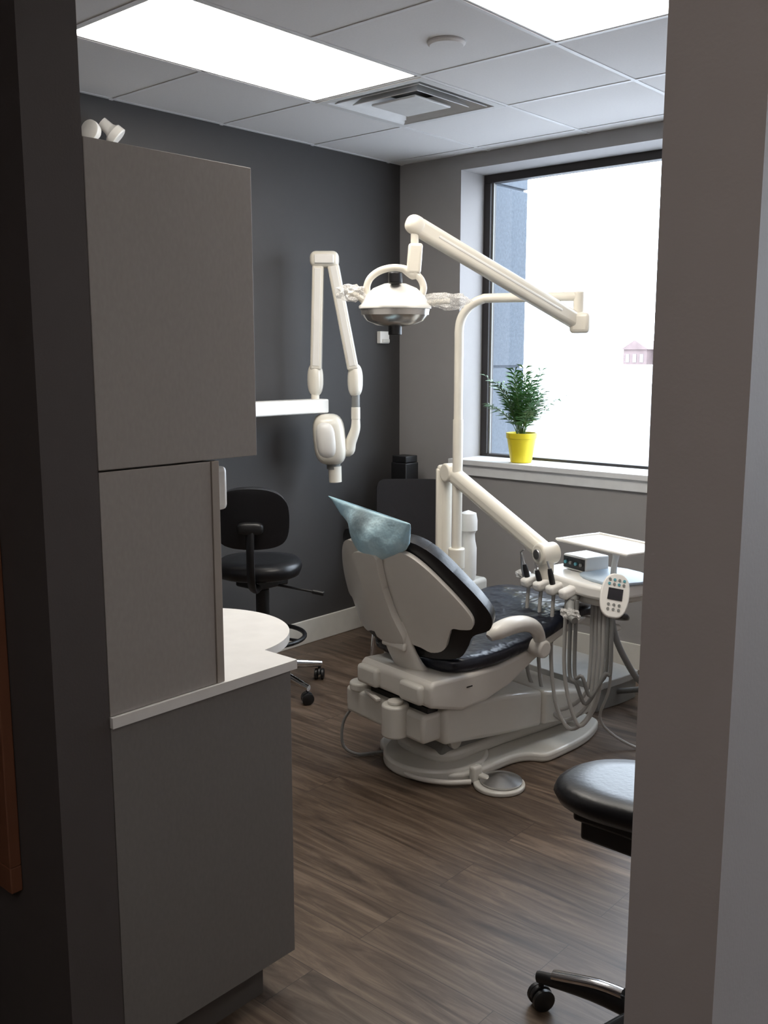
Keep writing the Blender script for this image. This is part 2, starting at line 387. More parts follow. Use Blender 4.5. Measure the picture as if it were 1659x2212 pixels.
box('mid_edge_panel',(-1.682,1.320,.871),(-1.658,1.340,1.374),M_edge,r,bev=.001)
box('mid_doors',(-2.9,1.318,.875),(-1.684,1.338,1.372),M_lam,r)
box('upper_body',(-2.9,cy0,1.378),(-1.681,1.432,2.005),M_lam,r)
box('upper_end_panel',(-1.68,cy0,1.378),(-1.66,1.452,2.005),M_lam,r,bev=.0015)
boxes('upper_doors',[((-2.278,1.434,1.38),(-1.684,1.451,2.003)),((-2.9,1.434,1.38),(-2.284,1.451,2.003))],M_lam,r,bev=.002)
r=root('soap_dispenser',(-1.76,1.37,1.30))
box('body',(-1.80,1.3395,1.255),(-1.70,1.40,1.355),M_white,r,bev=.012)
box('nozzle',(-1.765,1.35,1.235),(-1.735,1.39,1.256),M_grayp,r,bev=.004)
# emergency light heads high on the charcoal wall
r=root('emergency_light',(-3.80,2.40,2.5));EY=-.03
box('battery_box',(-3.805,2.33+EY,2.36),(-3.73,2.60+EY,2.47),M_white,r,bev=.012)
cyl('neck_0',(-3.765,2.42+EY,2.46),(-3.74,2.42+EY,2.52),.014,M_white,r)
cyl('neck_1',(-3.765,2.51+EY,2.46),(-3.74,2.51+EY,2.53),.014,M_white,r)
lathe('head_0',[(.0,-.045),(.022,-.040),(.036,-.022),(.042,0),(.042,.012),(.034,.016),(0,.014)],(-3.72,2.405+EY,2.535),M_white,r,axis=(.3,-.75,.1))
lathe('head_1',[(.024,-.06),(.026,-.02),(.030,-.01),(.040,.0),(.042,.03),(.036,.034),(0,.032)],(-3.72,2.512+EY,2.545),M_white,r,axis=(.45,.55,-.62))

# wood framed board on the hall side of the door wall
r=root('framed_wood_board',(-2.2,.9,1.2))
boxes('frame',[((-2.75,.893,.477),(-1.83,.919,.535)),((-2.75,.893,1.85),(-1.83,.919,1.91)),((-1.875,.893,.535),(-1.83,.919,1.85)),((-2.75,.893,.535),(-2.705,.919,1.85))],M_orange2,r,bev=.003)
box('panel',(-2.705,.905,.535),(-1.875,.918,1.85),M_orange,r)

# thermostat
r=root('thermostat',(-3.79,4.30,1.71))
box('body',(-3.801,4.265,1.675),(-3.772,4.345,1.745),M_white,r,bev=.004)
box('cover',(-3.773,4.28,1.68),(-3.765,4.34,1.70),M_base,r,bev=.002)

# ---------------------------------------------------------------- wall x-ray unit
r=root('dental_xray_unit',(-3.65,3.3,1.34))
box('wall_plate',(-3.799,2.55,1.22),(-3.74,2.75,1.46),M_white,r,bev=.012)
box('horizontal_arm',(-3.70,2.60,1.305),(-3.60,3.66,1.378),M_white,r,bev=.008)
def XR(R,z): return (-3.386+R*.751,3.853+R*.66,z)
cyl('base_post',XR(-.362,1.375),XR(-.362,1.43),.022,M_cream,r,bev=.003)
ellipsoid('base_knuckle',XR(-.360,1.48),(.040,.040,.088),M_cream,r,p=.8)
vd=Vector((-.66,.751,0));sd=Vector((.751,.66,0))
beam('lower_arm',XR(-.356,1.53),XR(-.338,2.08),.060,.075,M_cream,r,bev=.012,up=tuple(vd))
beam('lower_arm_inlay',Vector(XR(-.3555,1.55))-vd*.036,Vector(XR(-.339,2.05))-vd*.036,.034,.008,M_white,r,bev=.003,up=tuple(vd))
obox('elbow',XR(-.306,2.095),(.150,.10,.085),(sd,vd,(0,0,1)),M_cream,r,bev=.032,seg=5)
obox('elbow_cap',Vector(XR(-.306,2.095))-vd*.052,(.10,.012,.045),(sd,vd,(0,0,1)),M_white,r,bev=.005)
beam('upper_arm',XR(-.262,2.07),XR(-.160,1.53),.060,.075,M_cream,r,bev=.012,up=tuple(vd))
beam('upper_arm_inlay',Vector(XR(-.260,2.06))-vd*.036,Vector(XR(-.163,1.55))-vd*.036,.034,.008,M_white,r,bev=.003,up=tuple(vd))
ellipsoid('drop_knuckle',XR(-.150,1.475),(.038,.038,.088),M_cream,r,p=.8)
cyl('drop_collar',XR(-.148,1.33),XR(-.148,1.41),.022,M_grayp,r)
cyl('drop_tube',XR(-.148,1.27),XR(-.148,1.335),.024,M_cream,r,bev=.003)
sweep('yoke',[XR(-.148,1.28),XR(-.150,1.22),XR(-.175,1.15),XR(-.19,1.10),XR(-.25,1.12)],[.022,.026,.030,.030,.02],M_cream,r)
q=Vector(XR(-.288,1.165))
tax=[sd,vd,Vector(sd)*-.08+Vector((0,0,1))]
ellipsoid('tube_head',q,(.086,.085,.136),M_cream,r,axes=tax,p=.6)
ellipsoid('tube_head_face',q-vd*.012-sd*.012,(.062,.087,.11),M_white,r,axes=tax,p=.66)
lathe('cone_collar',[(.045,0),(.036,-.03),(.036,-.05)],Vector(XR(-.268,1.055)),M_grayp,r)
lathe('cone',[(.036,0),(.034,-.085),(.029,-.085),(.029,-.01)],Vector(XR(-.262,1.02)),M_cream,r,axis=(-.03,-.03,1))

# ---------------------------------------------------------------- stools
def castor(r,x,y,ang,name):
    d=Vector((math.cos(ang),math.sin(ang),0));s=Vector((-d.y,d.x,0))
    for q in (-1,1):
        C=Vector((x,y,.028))+s*q*.016
        lathe(name+'_wheel_%d'%(q+1),[(0,-.009),(.022,-.009),(.028,-.005),(.028,.005),(.022,.009),(0,.009)],C,M_blk,r,axis=s,n=24)
    cyl(name+'_stem',(x,y,.03),(x,y,.085),.007,M_blk,r)
    prism(name+'_hood',[Vector((x,y,0))+s*-.006+d*.028*math.cos(t)+Vector((0,0,.030+.030*math.sin(t))) for t in [math.pi*k/8 for k in range(9)]],s*.012,M_blk,r,bev=.002)
def base5(r,cx,cy,R,mat_,a0,ztop=.10):
    for k in range(5):
        a=a0+k*2*math.pi/5;d=Vector((math.cos(a),math.sin(a),0))
        C=Vector((cx,cy,0))
        sweep('leg_%d'%k,[C+d*.03+Vector((0,0,ztop)),C+d*(R*.5)+Vector((0,0,ztop-.005)),C+d*(R+.01)+Vector((0,0,.078))],[.024,.021,.015],mat_,r,n=12,flat=.8)
        castor(r,cx+d.x*R,cy+d.y*R,a+1.0,'caster_%d'%k)
    cyl('hub',(cx,cy,.06),(cx,cy,ztop+.05),.038,M_blk,r,bev=.006)
    cyl('gas_column',(cx,cy,ztop+.04),(cx,cy,.50),.022,M_blk,r)
def seatpad(name,cx,cy,z,rx,ry,h,m,r,dirv=(1,0,0),sad=0):
    d=Vector(dirv).normalized();s=Vector((-d.y,d.x,0));bm=bmesh.new();n=40;rings=[]
    for f_,zz in [(.0,-h*.5),(.80,-h*.5),(.95,-h*.35),(1.0,0),(.97,h*.3),(.88,h*.47),(.6,h*.52),(0,h*.45)]:
        if f_==0: rings.append([bm.verts.new((cx,cy,z+zz))]);continue
        rg=[]
        for j in range(n):
            t=2*math.pi*j/n;ct=math.copysign(abs(math.cos(t))**.8,math.cos(t));st=math.copysign(abs(math.sin(t))**.8,math.sin(t))
            x=ct*rx*f_;y=st*ry*f_
            rg.append(bm.verts.new(Vector((cx,cy,z+zz+sad*(x/rx)))+d*x+s*y))
        rings.append(rg)
    for a,b in zip(rings,rings[1:]):
        for j in range(n):
            j2=(j+1)%n
            if len(a)==1: bm.faces.new([a[0],b[j],b[j2]])
            elif len(b)==1: bm.faces.new([a[j],a[j2],b[0]])
            else: bm.faces.new([a[j],a[j2],b[j2],b[j]])
    fin(name,bm,m,r,ang=70)
sx,sy=-3.40,2.99
r=root('office_stool',(sx,sy,0))
base5(r,sx,sy,.30,M_chrome,math.radians(0),.11)
cyl('column_shroud',(sx,sy,.16),(sx,sy,.50),.032,M_blk,r)
ring=[(sx+.20*math.cos(t),sy+.20*math.sin(t),.27) for t in [2*math.pi*k/36 for k in range(37)]]
sweep('foot_ring',ring,.011,M_blk,r,sm=0,n=10)
for t in (.3,2.4,4.5): cyl('foot_ring_spoke_%d'%int(t),(sx,sy,.27),(sx+.20*math.cos(t),sy+.20*math.sin(t),.27),.007,M_blk,r)
seatpad('seat',sx-.01,sy-.01,.610,.20,.205,.08,M_black,r,(-.66,.75,0))
obox('mechanism',(sx,sy,.545),(.16,.20,.05),((1,0,0),(0,1,0),(0,0,1)),M_blk,r,bev=.01)
cyl('lever',(sx+.05,sy+.02,.53),(sx+.24,sy+.13,.50),.006,M_blk,r)
cyl('lever_knob',(sx+.22,sy+.118,.504),(sx+.27,sy+.146,.495),.011,M_blk,r,bev=.003)
bx,by=-3.245,2.795
bd=Vector((-.66,.751,0));bs=Vector((.751,.66,0))
def bf(x,z):
    return Vector((bx,by,0))+bs*x+bd*(.9*x*x-(z-.9)*.12)+Vector((0,0,z))
ol=spl([(-.165,.87,0),(-.155,.96,0),(-.10,1.01,0),(0,1.025,0),(.10,1.01,0),(.155,.96,0),(.165,.87,0),(.15,.79,0),(.10,.755,0),(0,.745,0),(-.10,.755,0),(-.15,.79,0)],4,True)
sheet('backrest',[(p.x,p.y) for p in ol],bf,.045,M_black,r,step=.05,bev=.018,seg=4)
ellipsoid('back_bracket',Vector((bx,by,.845))-bd*.03,(.06,.028,.028),M_blk,r,axes=[bs,bd,(0,0,1)],p=.6)
sweep('back_bar',[Vector((bx,by,.85))-bd*.035,Vector((bx,by,.73))-bd*.05,Vector((bx,by,.60))-bd*.03,Vector((bx,by,.545))+bd*.05,(sx,sy,.545)],.024,M_blk,r,flat=.5)
# right stool (operator)
sx,sy=-.87,1.89
r=root('saddle_stool',(sx,sy,0))
base5(r,sx,sy,.27,M_blk,math.pi,.11)
sweep('chrome_leg_trim',[(sx-.235,sy,.103),(sx-.12,sy,.133),(sx-.05,sy,.14)],[.012,.012,.012],M_chrome,r,flat=1.3)
seatpad('seat',sx+.01,sy,.640,.235,.15,.058,M_black,r,(1,0,0),sad=.018)
obox('mechanism',(sx-.035,sy,.585),(.25,.14,.05),((1,0,0),(0,1,0),(0,0,1)),M_blk,r,bev=.008)
obox('mechanism_lower',(sx-.035,sy,.54),(.22,.12,.05),((1,0,0),(0,1,0),(0,0,1)),M_blk,r,bev=.008)
cyl('column_top',(sx,sy,.48),(sx,sy,.54),.026,M_blk,r)
cyl('lever',(sx+.04,sy-.05,.54),(sx+.06,sy-.14,.51),.007,M_blk,r)

# guest chair and tower
r=root('guest_chair',(-3.42,4.1,0))
gc=Vector((-3.455,4.155,0));gd=Vector((.66,-.751,0));gs=Vector((.751,.66,0))
def gf(x,z): return gc+gs*x+gd*(.35*x*x-(z-.45)*.12)+Vector((0,0,z))
ol=[];W=.188
for sxx in (1,-1):
    for k in range(7):
        a=(k/6)*math.pi/2 if sxx==1 else math.pi/2+(k/6)*math.pi/2
        ol.append((sxx*(W-.05)+.05*math.cos(a),.86+.05*math.sin(a)))
ol+=[(-W,.42),(W,.42)]
sheet('backrest',ol,gf,.04,M_mesh,r,step=.06,bev=.012)
obox('seat',gc+gd*.22+Vector((0,0,.44)),(.40,.40,.06),(gs,gd,(0,0,1)),M_mesh,r,bev=.02)
for k,(a,b) in enumerate([(-.17,.04),(.17,.04),(-.17,.38),(.17,.38)]):
    p=gc+gs*a+gd*b;q=gc+gs*a*1.25+gd*(b+(.04 if b>.2 else -.03))
    cyl('leg_%d'%k,p+Vector((0,0,.42)),q,.011,M_chrome,r)
r=root('speaker_tower',(-3.61,4.30,0))
box('cabinet',(-3.665,4.235,.02),(-3.55,4.35,.99),M_blk,r,bev=.006)
box('cap',(-3.66,4.24,.992),(-3.555,4.345,1.03),M_blk,r,bev=.004)
box('foot',(-3.70,4.20,0),(-3.53,4.37,.02),M_blk,r,bev=.004)

# ---------------------------------------------------------------- plant
px,py,pz=-2.965,4.54,1.0155
r=root('potted_palm',(px,py,pz))
lathe('pot',[(.055,0),(.059,.003),(.081,.135),(.085,.136),(.087,.165),(.081,.165),(.078,.14),(.0,.138)],(px,py,pz),M_yel,r,n=40)
lathe('soil',[(.073,0),(0,.006)],(px,py,pz+.141),M_soil,r)
bmL=bmesh.new();bmS=bmesh.new()
for k in range(44):
    a=random.uniform(0,2*math.pi);ln=random.uniform(.18,.42);lean=random.uniform(.10,.72)*(1.15 if ln<.34 else .7)
    d=Vector((math.cos(a),math.sin(a),0))
    if d.y>0: d.y*=.5
    base=Vector((px,py,pz+.14))+d*random.uniform(0,.03);pts=[]
    for i in range(11):
        t=i/10;pts.append(base+d*(lean*ln*t**1.5)+Vector((0,0,ln*(t-.22*t*t*lean*2))))
    for i in range(10):
        p,q=pts[i],pts[i+1];w_=.0016
        s=d.cross(Vector((0,0,1))).normalized()*w_
        bmS.faces.new([bmS.verts.new(p-s),bmS.verts.new(p+s),bmS.verts.new(q+s),bmS.verts.new(q-s)])
    for i in range(3,11):
        p=pts[i];tn=(pts[min(i+1,10)]-pts[i-1]).normalized();sd_=tn.cross(d).normalized()
        if sd_.length<.1: sd_=Vector((-d.y,d.x,0))
        for sg in (-1,1):
            L=random.uniform(.07,.11)*(1-.35*abs(i-6)/5)
            dr=(sd_*sg*.8+tn*.65+Vector((0,0,random.uniform(-.25,.15)))).normalized()
            nn=dr.cross(tn).normalized();wv=nn.cross(dr).normalized()*.0060
            m1=p+dr*L*.4+Vector((0,0,.004));e=p+dr*L-Vector((0,0,L*.18))
            v=[bmL.verts.new(p),bmL.verts.new(m1+wv),bmL.verts.new(e),bmL.verts.new(m1-wv)]
            bmL.faces.new(v)
for bm_ in (bmL,bmS):
    for v in bm_.verts: v.co.y=min(v.co.y,4.68)
fin('fronds',bmL,M_leaf,r,smooth=False);fin('stems',bmS,M_stem,r,smooth=False,solid=.002)

# ---------------------------------------------------------------- dental chair (local frame)
r=root('dental_chair',(-2.30,2.727,0),math.radians(-9),local=True)
K=.8
def back(x,z,off=0):
    return (x,-(z-.40)*.29+K*x*x+off,z+off*.28)
half=[(.03,.885),(.10,.915),(.17,.908),(.23,.868),(.29,.80),(.335,.735),(.358,.685),(.350,.648),(.315,.640),(.282,.638),(.262,.60),(.235,.548),(.18,.528),(.11,.545)]
full=half+[(-x*1.06,z) for x,z in half[::-1]]
ol=[(p.x,p.y) for p in spl([(x,z,0) for x,z in full],4,True)]
sheet('back_shell',ol,lambda x,z:back(x,z,0),.022,M_shell,r,step=.04,bev=.007)
half=[(.04,.905),(.11,.945),(.19,.94),(.26,.895),(.33,.81),(.375,.74),(.395,.685),(.38,.635),(.325,.605),(.298,.555),(.262,.51),(.19,.49),(.10,.485)]
full=half+[(-x*1.06,z) for x,z in half[::-1]]
ol=[(p.x,p.y) for p in spl([(x,z,0) for x,z in full],4,True)]
sheet('back_cushion',ol,lambda x,z:back(x,z,.042),.055,M_black,r,step=.04,bev=.018,seg=4)
sheet('spine_upper',[(p.x,p.y) for p in spl([(-.05,.89,0),(.05,.89,0),(.055,.84,0),(.055,.76,0),(.07,.66,0),(.095,.55,0),(-.05,.55,0),(-.055,.66,0),(-.075,.78,0),(-.095,.86,0)],3,True)],lambda x,z:(x,-(z-.40)*.29-.030+.9*x*x,z),.030,M_shell,r,step=.03,bev=.010)
sweep('spine_lower',[(.02,-.064,.62),(.035,-.047,.53),(.05,-.005,.44),(.055,.05,.38)],[.066,.074,.076,.084],M_shell,r,flat=.42,n=24,up=(1,0,0))
obox('spine_step',(.04,-.075,.535),(.13,.02,.03),((1,0,0),(0,1,-.2),(0,.2,1)),M_shell,r,bev=.008)
# headrest
sweep('headrest_bar',[(0,-.135,.82),(0,-.15,.88),(0,-.145,.94)],[.028,.026,.026],M_grayp,r,flat=.3,up=(1,0,0))
ellipsoid('headrest_pad',(.02,-.13,.945),(.09,.026,.045),M_black,r,p=.7)
bm=bmesh.new();n=72;rings=[]
prof=[(.845,-.045,.010,.018),(.868,-.066,.050,.030),(.895,-.100,.115,.044),(.925,-.115,.172,.054),(.955,-.124,.192,.056),(.985,-.150,.201,.050),(1.012,-.180,.208,.040),(1.035,-.207,.216,.028),(1.058,-.230,.222,.016),(1.072,-.246,.226,.004)]
for zi,(z,xl,xr_,hd) in enumerate(prof):
    rg=[];xc=(xl+xr_)/2;hw=(xr_-xl)/2;T=zi/9
    for j in range(n):
        t=2*math.pi*j/n;ct,st=math.cos(t),math.sin(t)
        x=xc+hw*ct;y=hd*math.copysign(abs(st)**.8,st)
        amp=math.sin(math.pi*min(1,T*1.05))*.009
        y+=amp*math.sin(21*x+5*z)*(1 if st<0 else -.5)+amp*.6*math.sin(47*x-30*z)
        zt=z-.095*(x+.238)*max(0,(T-.25)/.75)**1.3
        rg.append(bm.verts.new((x,-.135+y-.03*T*T,zt)))
    rings.append(rg)
for a,b in zip(rings,rings[1:]):
    for j in range(n): bm.faces.new([a[j],a[(j+1)%n],b[(j+1)%n],b[j]])
fin('headrest_paper_cover',bm,M_blue,r,solid=.0015,ang=80)
# seat cushion
prof=[(.02,.49,.44,.20),(.06,.515,.42,.245),(.20,.505,.42,.265),(.40,.525,.435,.27),(.60,.575,.485,.27),(.72,.60,.525,.265),(.85,.59,.525,.26),(1.0,.545,.48,.25),(1.12,.495,.435,.235),(1.18,.46,.425,.20)]
bm=bmesh.new();rings=[];n=28
for y,zt,zb,hw in prof:
    zc=(zt+zb)/2;hz=(zt-zb)/2;rg=[]
    for j in range(n):
        t=2*math.pi*j/n;ct=math.copysign(abs(math.cos(t))**.45,math.cos(t));st=math.copysign(abs(math.sin(t))**.6,math.sin(t))
        dip=-.02*(1-abs(ct)**2) if st>0 else 0
        rg.append(bm.verts.new((hw*ct,y,zc+hz*st+dip)))
    rings.append(rg)
for a,b in zip(rings,rings[1:]):
    for j in range(n): bm.faces.new([a[j],a[(j+1)%n],b[(j+1)%n],b[j]])
bm.faces.new(rings[0][::-1]);bm.faces.new(rings[-1])
fin('seat_cushion',bm,M_navy,r,sub=1,ang=80)
# seat shell
prism('seat_shell',[(-.15,y,z) for y,z in [(-.09,.345),(-.09,.425),(-.07,.44),(.05,.435),(.27,.432),(.45,.465),(.60,.52),(.75,.545),(.80,.53),(.60,.47),(.46,.41),(.33,.345),(.20,.31),(.07,.30)]],(.41,0,0),M_shell,r,bev=.014,seg=4)
prism('seat_shell_left',[(-.24,y,z) for y,z in [(.10,.36),(.10,.43),(.27,.432),(.45,.465),(.60,.52),(.75,.545),(.60,.47),(.46,.41),(.33,.36)]],(.10,0,0),M_shell,r,bev=.014,seg=4)
prism('leg_shell',[(-.20,y,z) for y,z in [(.72,.54),(.85,.52),(1.10,.43),(1.12,.41),(1.08,.40),(.80,.49)]],(.40,0,0),M_shell,r,bev=.01)
obox('rear_block',(-.085,-.088,.385),(.12,.05,.075),((1,0,0),(0,1,0),(0,0,1)),M_shell2,r,bev=.014)
obox('rear_block_right',(.165,-.088,.385),(.12,.05,.075),((1,0,0),(0,1,0),(0,0,1)),M_shell2,r,bev=.014)
box('motor_housing',(-.25,-.085,.190),(.215,.14,.30),M_shell2,r,bev=.016,seg=4)
cyl('pump_cylinder_a',(.07,-.095,.190),(.07,-.095,.315),.052,M_shell2,r,bev=.008,n=36)
cyl('pump_cap_a',(.07,-.095,.315),(.07,-.095,.328),.030,M_shell,r,bev=.004)
cyl('pump_cylinder_b',(-.19,-.05,.29),(-.19,-.05,.325),.048,M_shell2,r,bev=.008,n=36)
obox('pump_lever',(-.06,-.10,.312),(.12,.02,.012),((1,-.3,0),(.3,1,0),(0,0,1)),M_shell,r,bev=.003)
box('motor_gap',(-.13,-.05,.29),(.20,.30,.32),M_blk,r)
# lift
prism('lift_cover_rear',[(-.235,y,z) for y,z in [(0,.175),(0,.315),(.10,.315),(.32,.30),(.545,.265),(.545,.115),(.30,.135)]],(.475,0,0),M_shell2,r,bev=.018,seg=4)
prism('lift_cover_front',[(-.235,y,z) for y,z in [(.55,.115),(.55,.262),(.75,.225),(.89,.185),(.90,.10),(.80,.09)]],(.475,0,0),M_shell2,r,bev=.018,seg=4)
prism('lift_link',[(-.14,y,z) for y,z in [(.08,.08),(.14,.20),(.40,.20),(.70,.12),(.70,.08)]],(.28,0,0),M_grayp,r,bev=.01)
cyl('lift_pivot',(-.16,.14,.13),(.16,.14,.13),.03,M_shell2,r,bev=.004)
# base plate
half=[(0,.02),(.12,.025),(.22,.07),(.25,.16),(.245,.36),(.27,.44),(.315,.48),(.32,.56),(.30,.75),(.245,.90),(.18,.955),(0,.96)]
full=half+[(-x,y) for x,y in half[-2:0:-1]]
ol=spl([(x,y,0) for x,y in full],4,True)
prism('base_plate',[(p.x,p.y,0) for p in ol],(0,0,.038),M_shell2,r,bev=.012,seg=4)
half=[(0,.06),(.12,.08),(.16,.16),(.15,.40),(.15,.85),(0,.87)]
full=half+[(-x,y) for x,y in half[-2:0:-1]]
ol=spl([(x,y,0) for x,y in full],4,True)
prism('base_riser',[(p.x,p.y,.037) for p in ol],(0,0,.055),M_shell2,r,bev=.02,seg=4)
cyl('base_rim',(0.02,.16,.0),(0.02,.16,.05),.21,M_shell2,r,n=48,bev=.012)
# armrests
for sgn,nm in ((1,'right'),(-1,'left')):
    sweep('armrest_'+nm,[(sgn*.295,.170,.570),(sgn*.30,.20,.588),(sgn*.305,.27,.600),(sgn*.305,.35,.594),(sgn*.30,.415,.565),(sgn*.295,.45,.515),(sgn*.29,.455,.475)],[.016,.031,.034,.031,.027,.023,.020],M_shell,r,flat=1.1,n=18)
    cyl('armrest_hub_'+nm,(sgn*.255,.455,.475),(sgn*.325,.455,.475),.036,M_shell,r,bev=.010,n=32)
box('side_label',(.2605,.09,.385),(.2615,.12,.39),M_blk,r)
# foot disc control
cyl('foot_disc_base',(.345,.185,.0),(.345,.185,.018),.098,M_shell2,r,n=40,bev=.006)
lathe('foot_disc',[(.078,.020),(.080,.028),(.03,.046),(.012,.052),(0,.052)],(.35,.19,0),M_steel,r,n=40)
obox('foot_disc_hinge',(.27,.135,.04),(.03,.05,.065),((1,0,0),(0,1,0),(0,0,1)),M_shell2,r,bev=.01)
obox('foot_disc_link',(.30,.15,.03),(.06,.03,.02),((1,0,0),(0,1,0),(0,0,1)),M_shell2,r,bev=.006)
sweep('foot_disc_rail',[(.02,-.03,.02),(.12,-.035,.02),(.22,.02,.02),(.28,.10,.02)],.010,M_shell,r)
sweep('rear_cord',[(-.24,-.06,.20),(-.26,-.09,.14),(-.25,-.10,.05),(-.21,-.06,.012),(-.17,.02,.012),(-.13,.10,.012)],.006,M_hose2,r)

# ---------------------------------------------------------------- operatory light
r=root('dental_light',(-2.71,3.61,0))
lp=(-2.71,3.61)
cyl('floor_flange',(*lp,0),(*lp,.03),.07,M_cream,r,bev=.006)
cyl('pole_lower',(*lp,.02),(*lp,.64),.036,M_cream,r)
cyl('pole_collar',(*lp,.60),(*lp,.70),.040,M_cream,r,bev=.006)
cyl('pole_mid',(*lp,.69),(*lp,1.31),.024,M_cream,r)
e=Vector((-2.20,3.80,1.86));p=Vector((*lp,1.31))
h_=(Vector((e.x,e.y,0))-Vector((*lp,0))).normalized()
sweep('pole_upper',[p,(*lp,1.45),(*lp,1.66),(*lp,1.72)]+[Vector((*lp,1.72))+h_*.14*(1-math.cos(a))+Vector((0,0,.14*math.sin(a))) for a in (.35,.7,1.05,1.35,1.57)]+[e-h_*.2,e],.021,M_cream,r,sm=4,n=18)
cyl('pivot_barrel',e+Vector((0,0,-.14)),e+Vector((0,0,.02)),.025,M_cream,r,bev=.006)
A0=Vector((-2.21,3.79,1.755));A1=Vector((-2.52,3.06,2.115))
d=(A1-A0).normalized()
beam('arm',A0-d*.02,A1,.058,.072,M_cream,r,bev=.02,seg=4)
beam('arm_inlay',A0+d*.1,A1-d*.1,.062,.012,M_white,r,bev=.004)
obox('arm_clevis',A0+Vector((.02,.01,-.01)),(.07,.09,.09),(h_.cross(Vector((0,0,1))),h_,(0,0,1)),M_cream,r,bev=.018)
ellipsoid('arm_end_cap',A1,(.034,.042,.038),M_cream,r,axes=[d.cross(Vector((0,0,1))),d,d.cross(Vector((0,0,1))).cross(d)],p=.8)
for q,nm in ((A0+d*.03,'screw_a'),(A1-d*.03,'screw_b')):
    s=d.cross(Vector((0,0,1))).normalized()
    cyl(nm,q+s*.028,q+s*.036,.009,M_steel,r)
L=Vector((-2.52,3.055,0))
cyl('drop_pin',L+Vector((0,0,2.01)),L+Vector((0,0,2.09)),.016,M_cream,r)
obox('drop_block',L+Vector((0,0,1.985)),(.058,.05,.12),((.751,.66,0),(-.66,.751,0),(.05,.05,1)),M_cream,r,bev=.012)
LS=Vector((.751,.66,0)).normalized();LD=Vector((-.66,.751,0))
HC=Vector((-2.575,3.00,1.82));Zv=Vector((0,0,1))
for k,(o_,rr) in enumerate(((Vector((0,0,0)),.0145),(LD*.035,.010))):
    ring=[HC+o_+LS*(.114*math.cos(t))+Vector((0,0,.050+.080*math.sin(t))) for t in [math.radians(x) for x in (-25,0,30,60,90,120,150,180,205)]]
    sweep('yoke_%d'%k,ring,rr,M_cream,r,n=12)
sweep('yoke_neck',[L+Vector((0,0,1.94)),L+LS*-.005+Vector((0,0,1.925)),HC+LS*.03+Vector((0,0,.128))],[.024,.022,.014],M_cream,r)
cyl('focus_knob',HC+Vector((0,0,.064))-LD*.05,HC+Vector((0,0,.108))-LD*.05,.028,M_blk,r,bev=.005)
def disc_loft(name,prof,m):
    bm=bmesh.new();n=40;rings=[]
    for f_,z in prof:
        if f_==0: rings.append([bm.verts.new(HC+Zv*z)]);continue
        rings.append([bm.verts.new(HC+LS*(.146*f_*math.cos(2*math.pi*j/n))+LD*(.085*f_*math.sin(2*math.pi*j/n))+Zv*z) for j in range(n)])
    for a,b in zip(rings,rings[1:]):
        for j in range(n):
            j2=(j+1)%n
            if len(a)==1: bm.faces.new([a[0],b[j],b[j2]])
            elif len(b)==1: bm.faces.new([a[j],a[j2],b[0]])
            else: bm.faces.new([a[j],a[j2],b[j2],b[j]])
    fin(name,bm,m,r,ang=60)
disc_loft('head_shell',[(0,.072),(.3,.068),(.6,.050),(.82,.020),(.93,-.012),(1.0,-.020),(1.0,-.030),(.96,-.032)],M_white)
disc_loft('head_band',[(.955,-.030),(.93,-.055),(.90,-.055)],M_lampglass)
disc_loft('head_lens',[(.925,-.05),(.78,-.078),(.5,-.096),(.22,-.102),(0,-.103)],M_lampglass)
cyl('bulb_shield',HC+Vector((0,0,-.135)),HC+Vector((0,0,-.095)),.027,M_blk,r,bev=.004)
def crumple(name,c,ax,ra,m,r,seed):
    random.seed(seed);bm=bmesh.new();bmesh.ops.create_icosphere(bm,subdivisions=3,radius=1)
    for v in bm.verts:
        q=v.co*(1+random.uniform(-.22,.22));v.co=Vector(c)+ax[0]*q.x*ra[0]+ax[1]*q.y*ra[1]+ax[2]*q.z*ra[2]
    fin(name,bm,m,r,smooth=False)
sweep('handle_left',[HC-LS*.12+Vector((0,0,-.01)),HC-LS*.15+Vector((0,0,.02)),HC-LS*.19+Vector((0,0,.03))],.012,M_cream,r)
sweep('handle_right',[HC+LS*.12+Vector((0,0,-.01)),HC+LS*.17+Vector((0,0,-.005)),HC+LS*.22+Vector((0,0,0))],.012,M_cream,r)
ax=[LS,LD,Vector((0,0,1))]
crumple('wrap_left',HC-LS*.172+Vector((0,0,.030)),ax,(.065,.032,.034),M_film,r,1)
crumple('wrap_right',HC+LS*.200+Vector((0,0,.000)),ax,(.095,.030,.032),M_film,r,2)

# ---------------------------------------------------------------- delivery unit
r=root('dental_delivery_unit',(-2.82,3.66,0))
pp=(-2.815,3.655)
box('utility_column',(-2.90,3.64,0),(-2.74,3.92,.50),M_shell2,r,bev=.02,seg=4)
cyl('post',(*pp,.48),(*pp,1.06),.032,M_cream,r,bev=.004)
cyl('post_cap',(*pp,1.03),(*pp,1.085),.040,M_cream,r,bev=.012)
obox('post_back',(pp[0]-.015,pp[1]-.015,.86),(.05,.05,.42),((.751,.66,0),(-.66,.751,0),(0,0,1)),M_cream,r,bev=.01)
B0=Vector((pp[0]+.05,pp[1]-.02,1.055));B1=Vector((-2.06,3.36,.80));d=(B1-B0).normalized()
beam('spring_arm',B0,B1,.066,.078,M_cream,r,bev=.028,seg=5)
s=d.cross(Vector((0,0,1))).normalized();
cyl('arm_shoulder',B0-s*.04,B0+s*.04,.045,M_cream,r,bev=.008)
cyl('arm_elbow',B1-s*.045,B1+s*.045,.045,M_cream,r,bev=.01)
cyl('arm_elbow_cap',B1-s*.055,B1+s*.055,.022,M_steel,r,bev=.004)
cyl('elbow_drop',B1+Vector((0,0,-.12)),B1+Vector((0,0,-.02)),.032,M_cream,r)
cc=(-2.79,3.81)
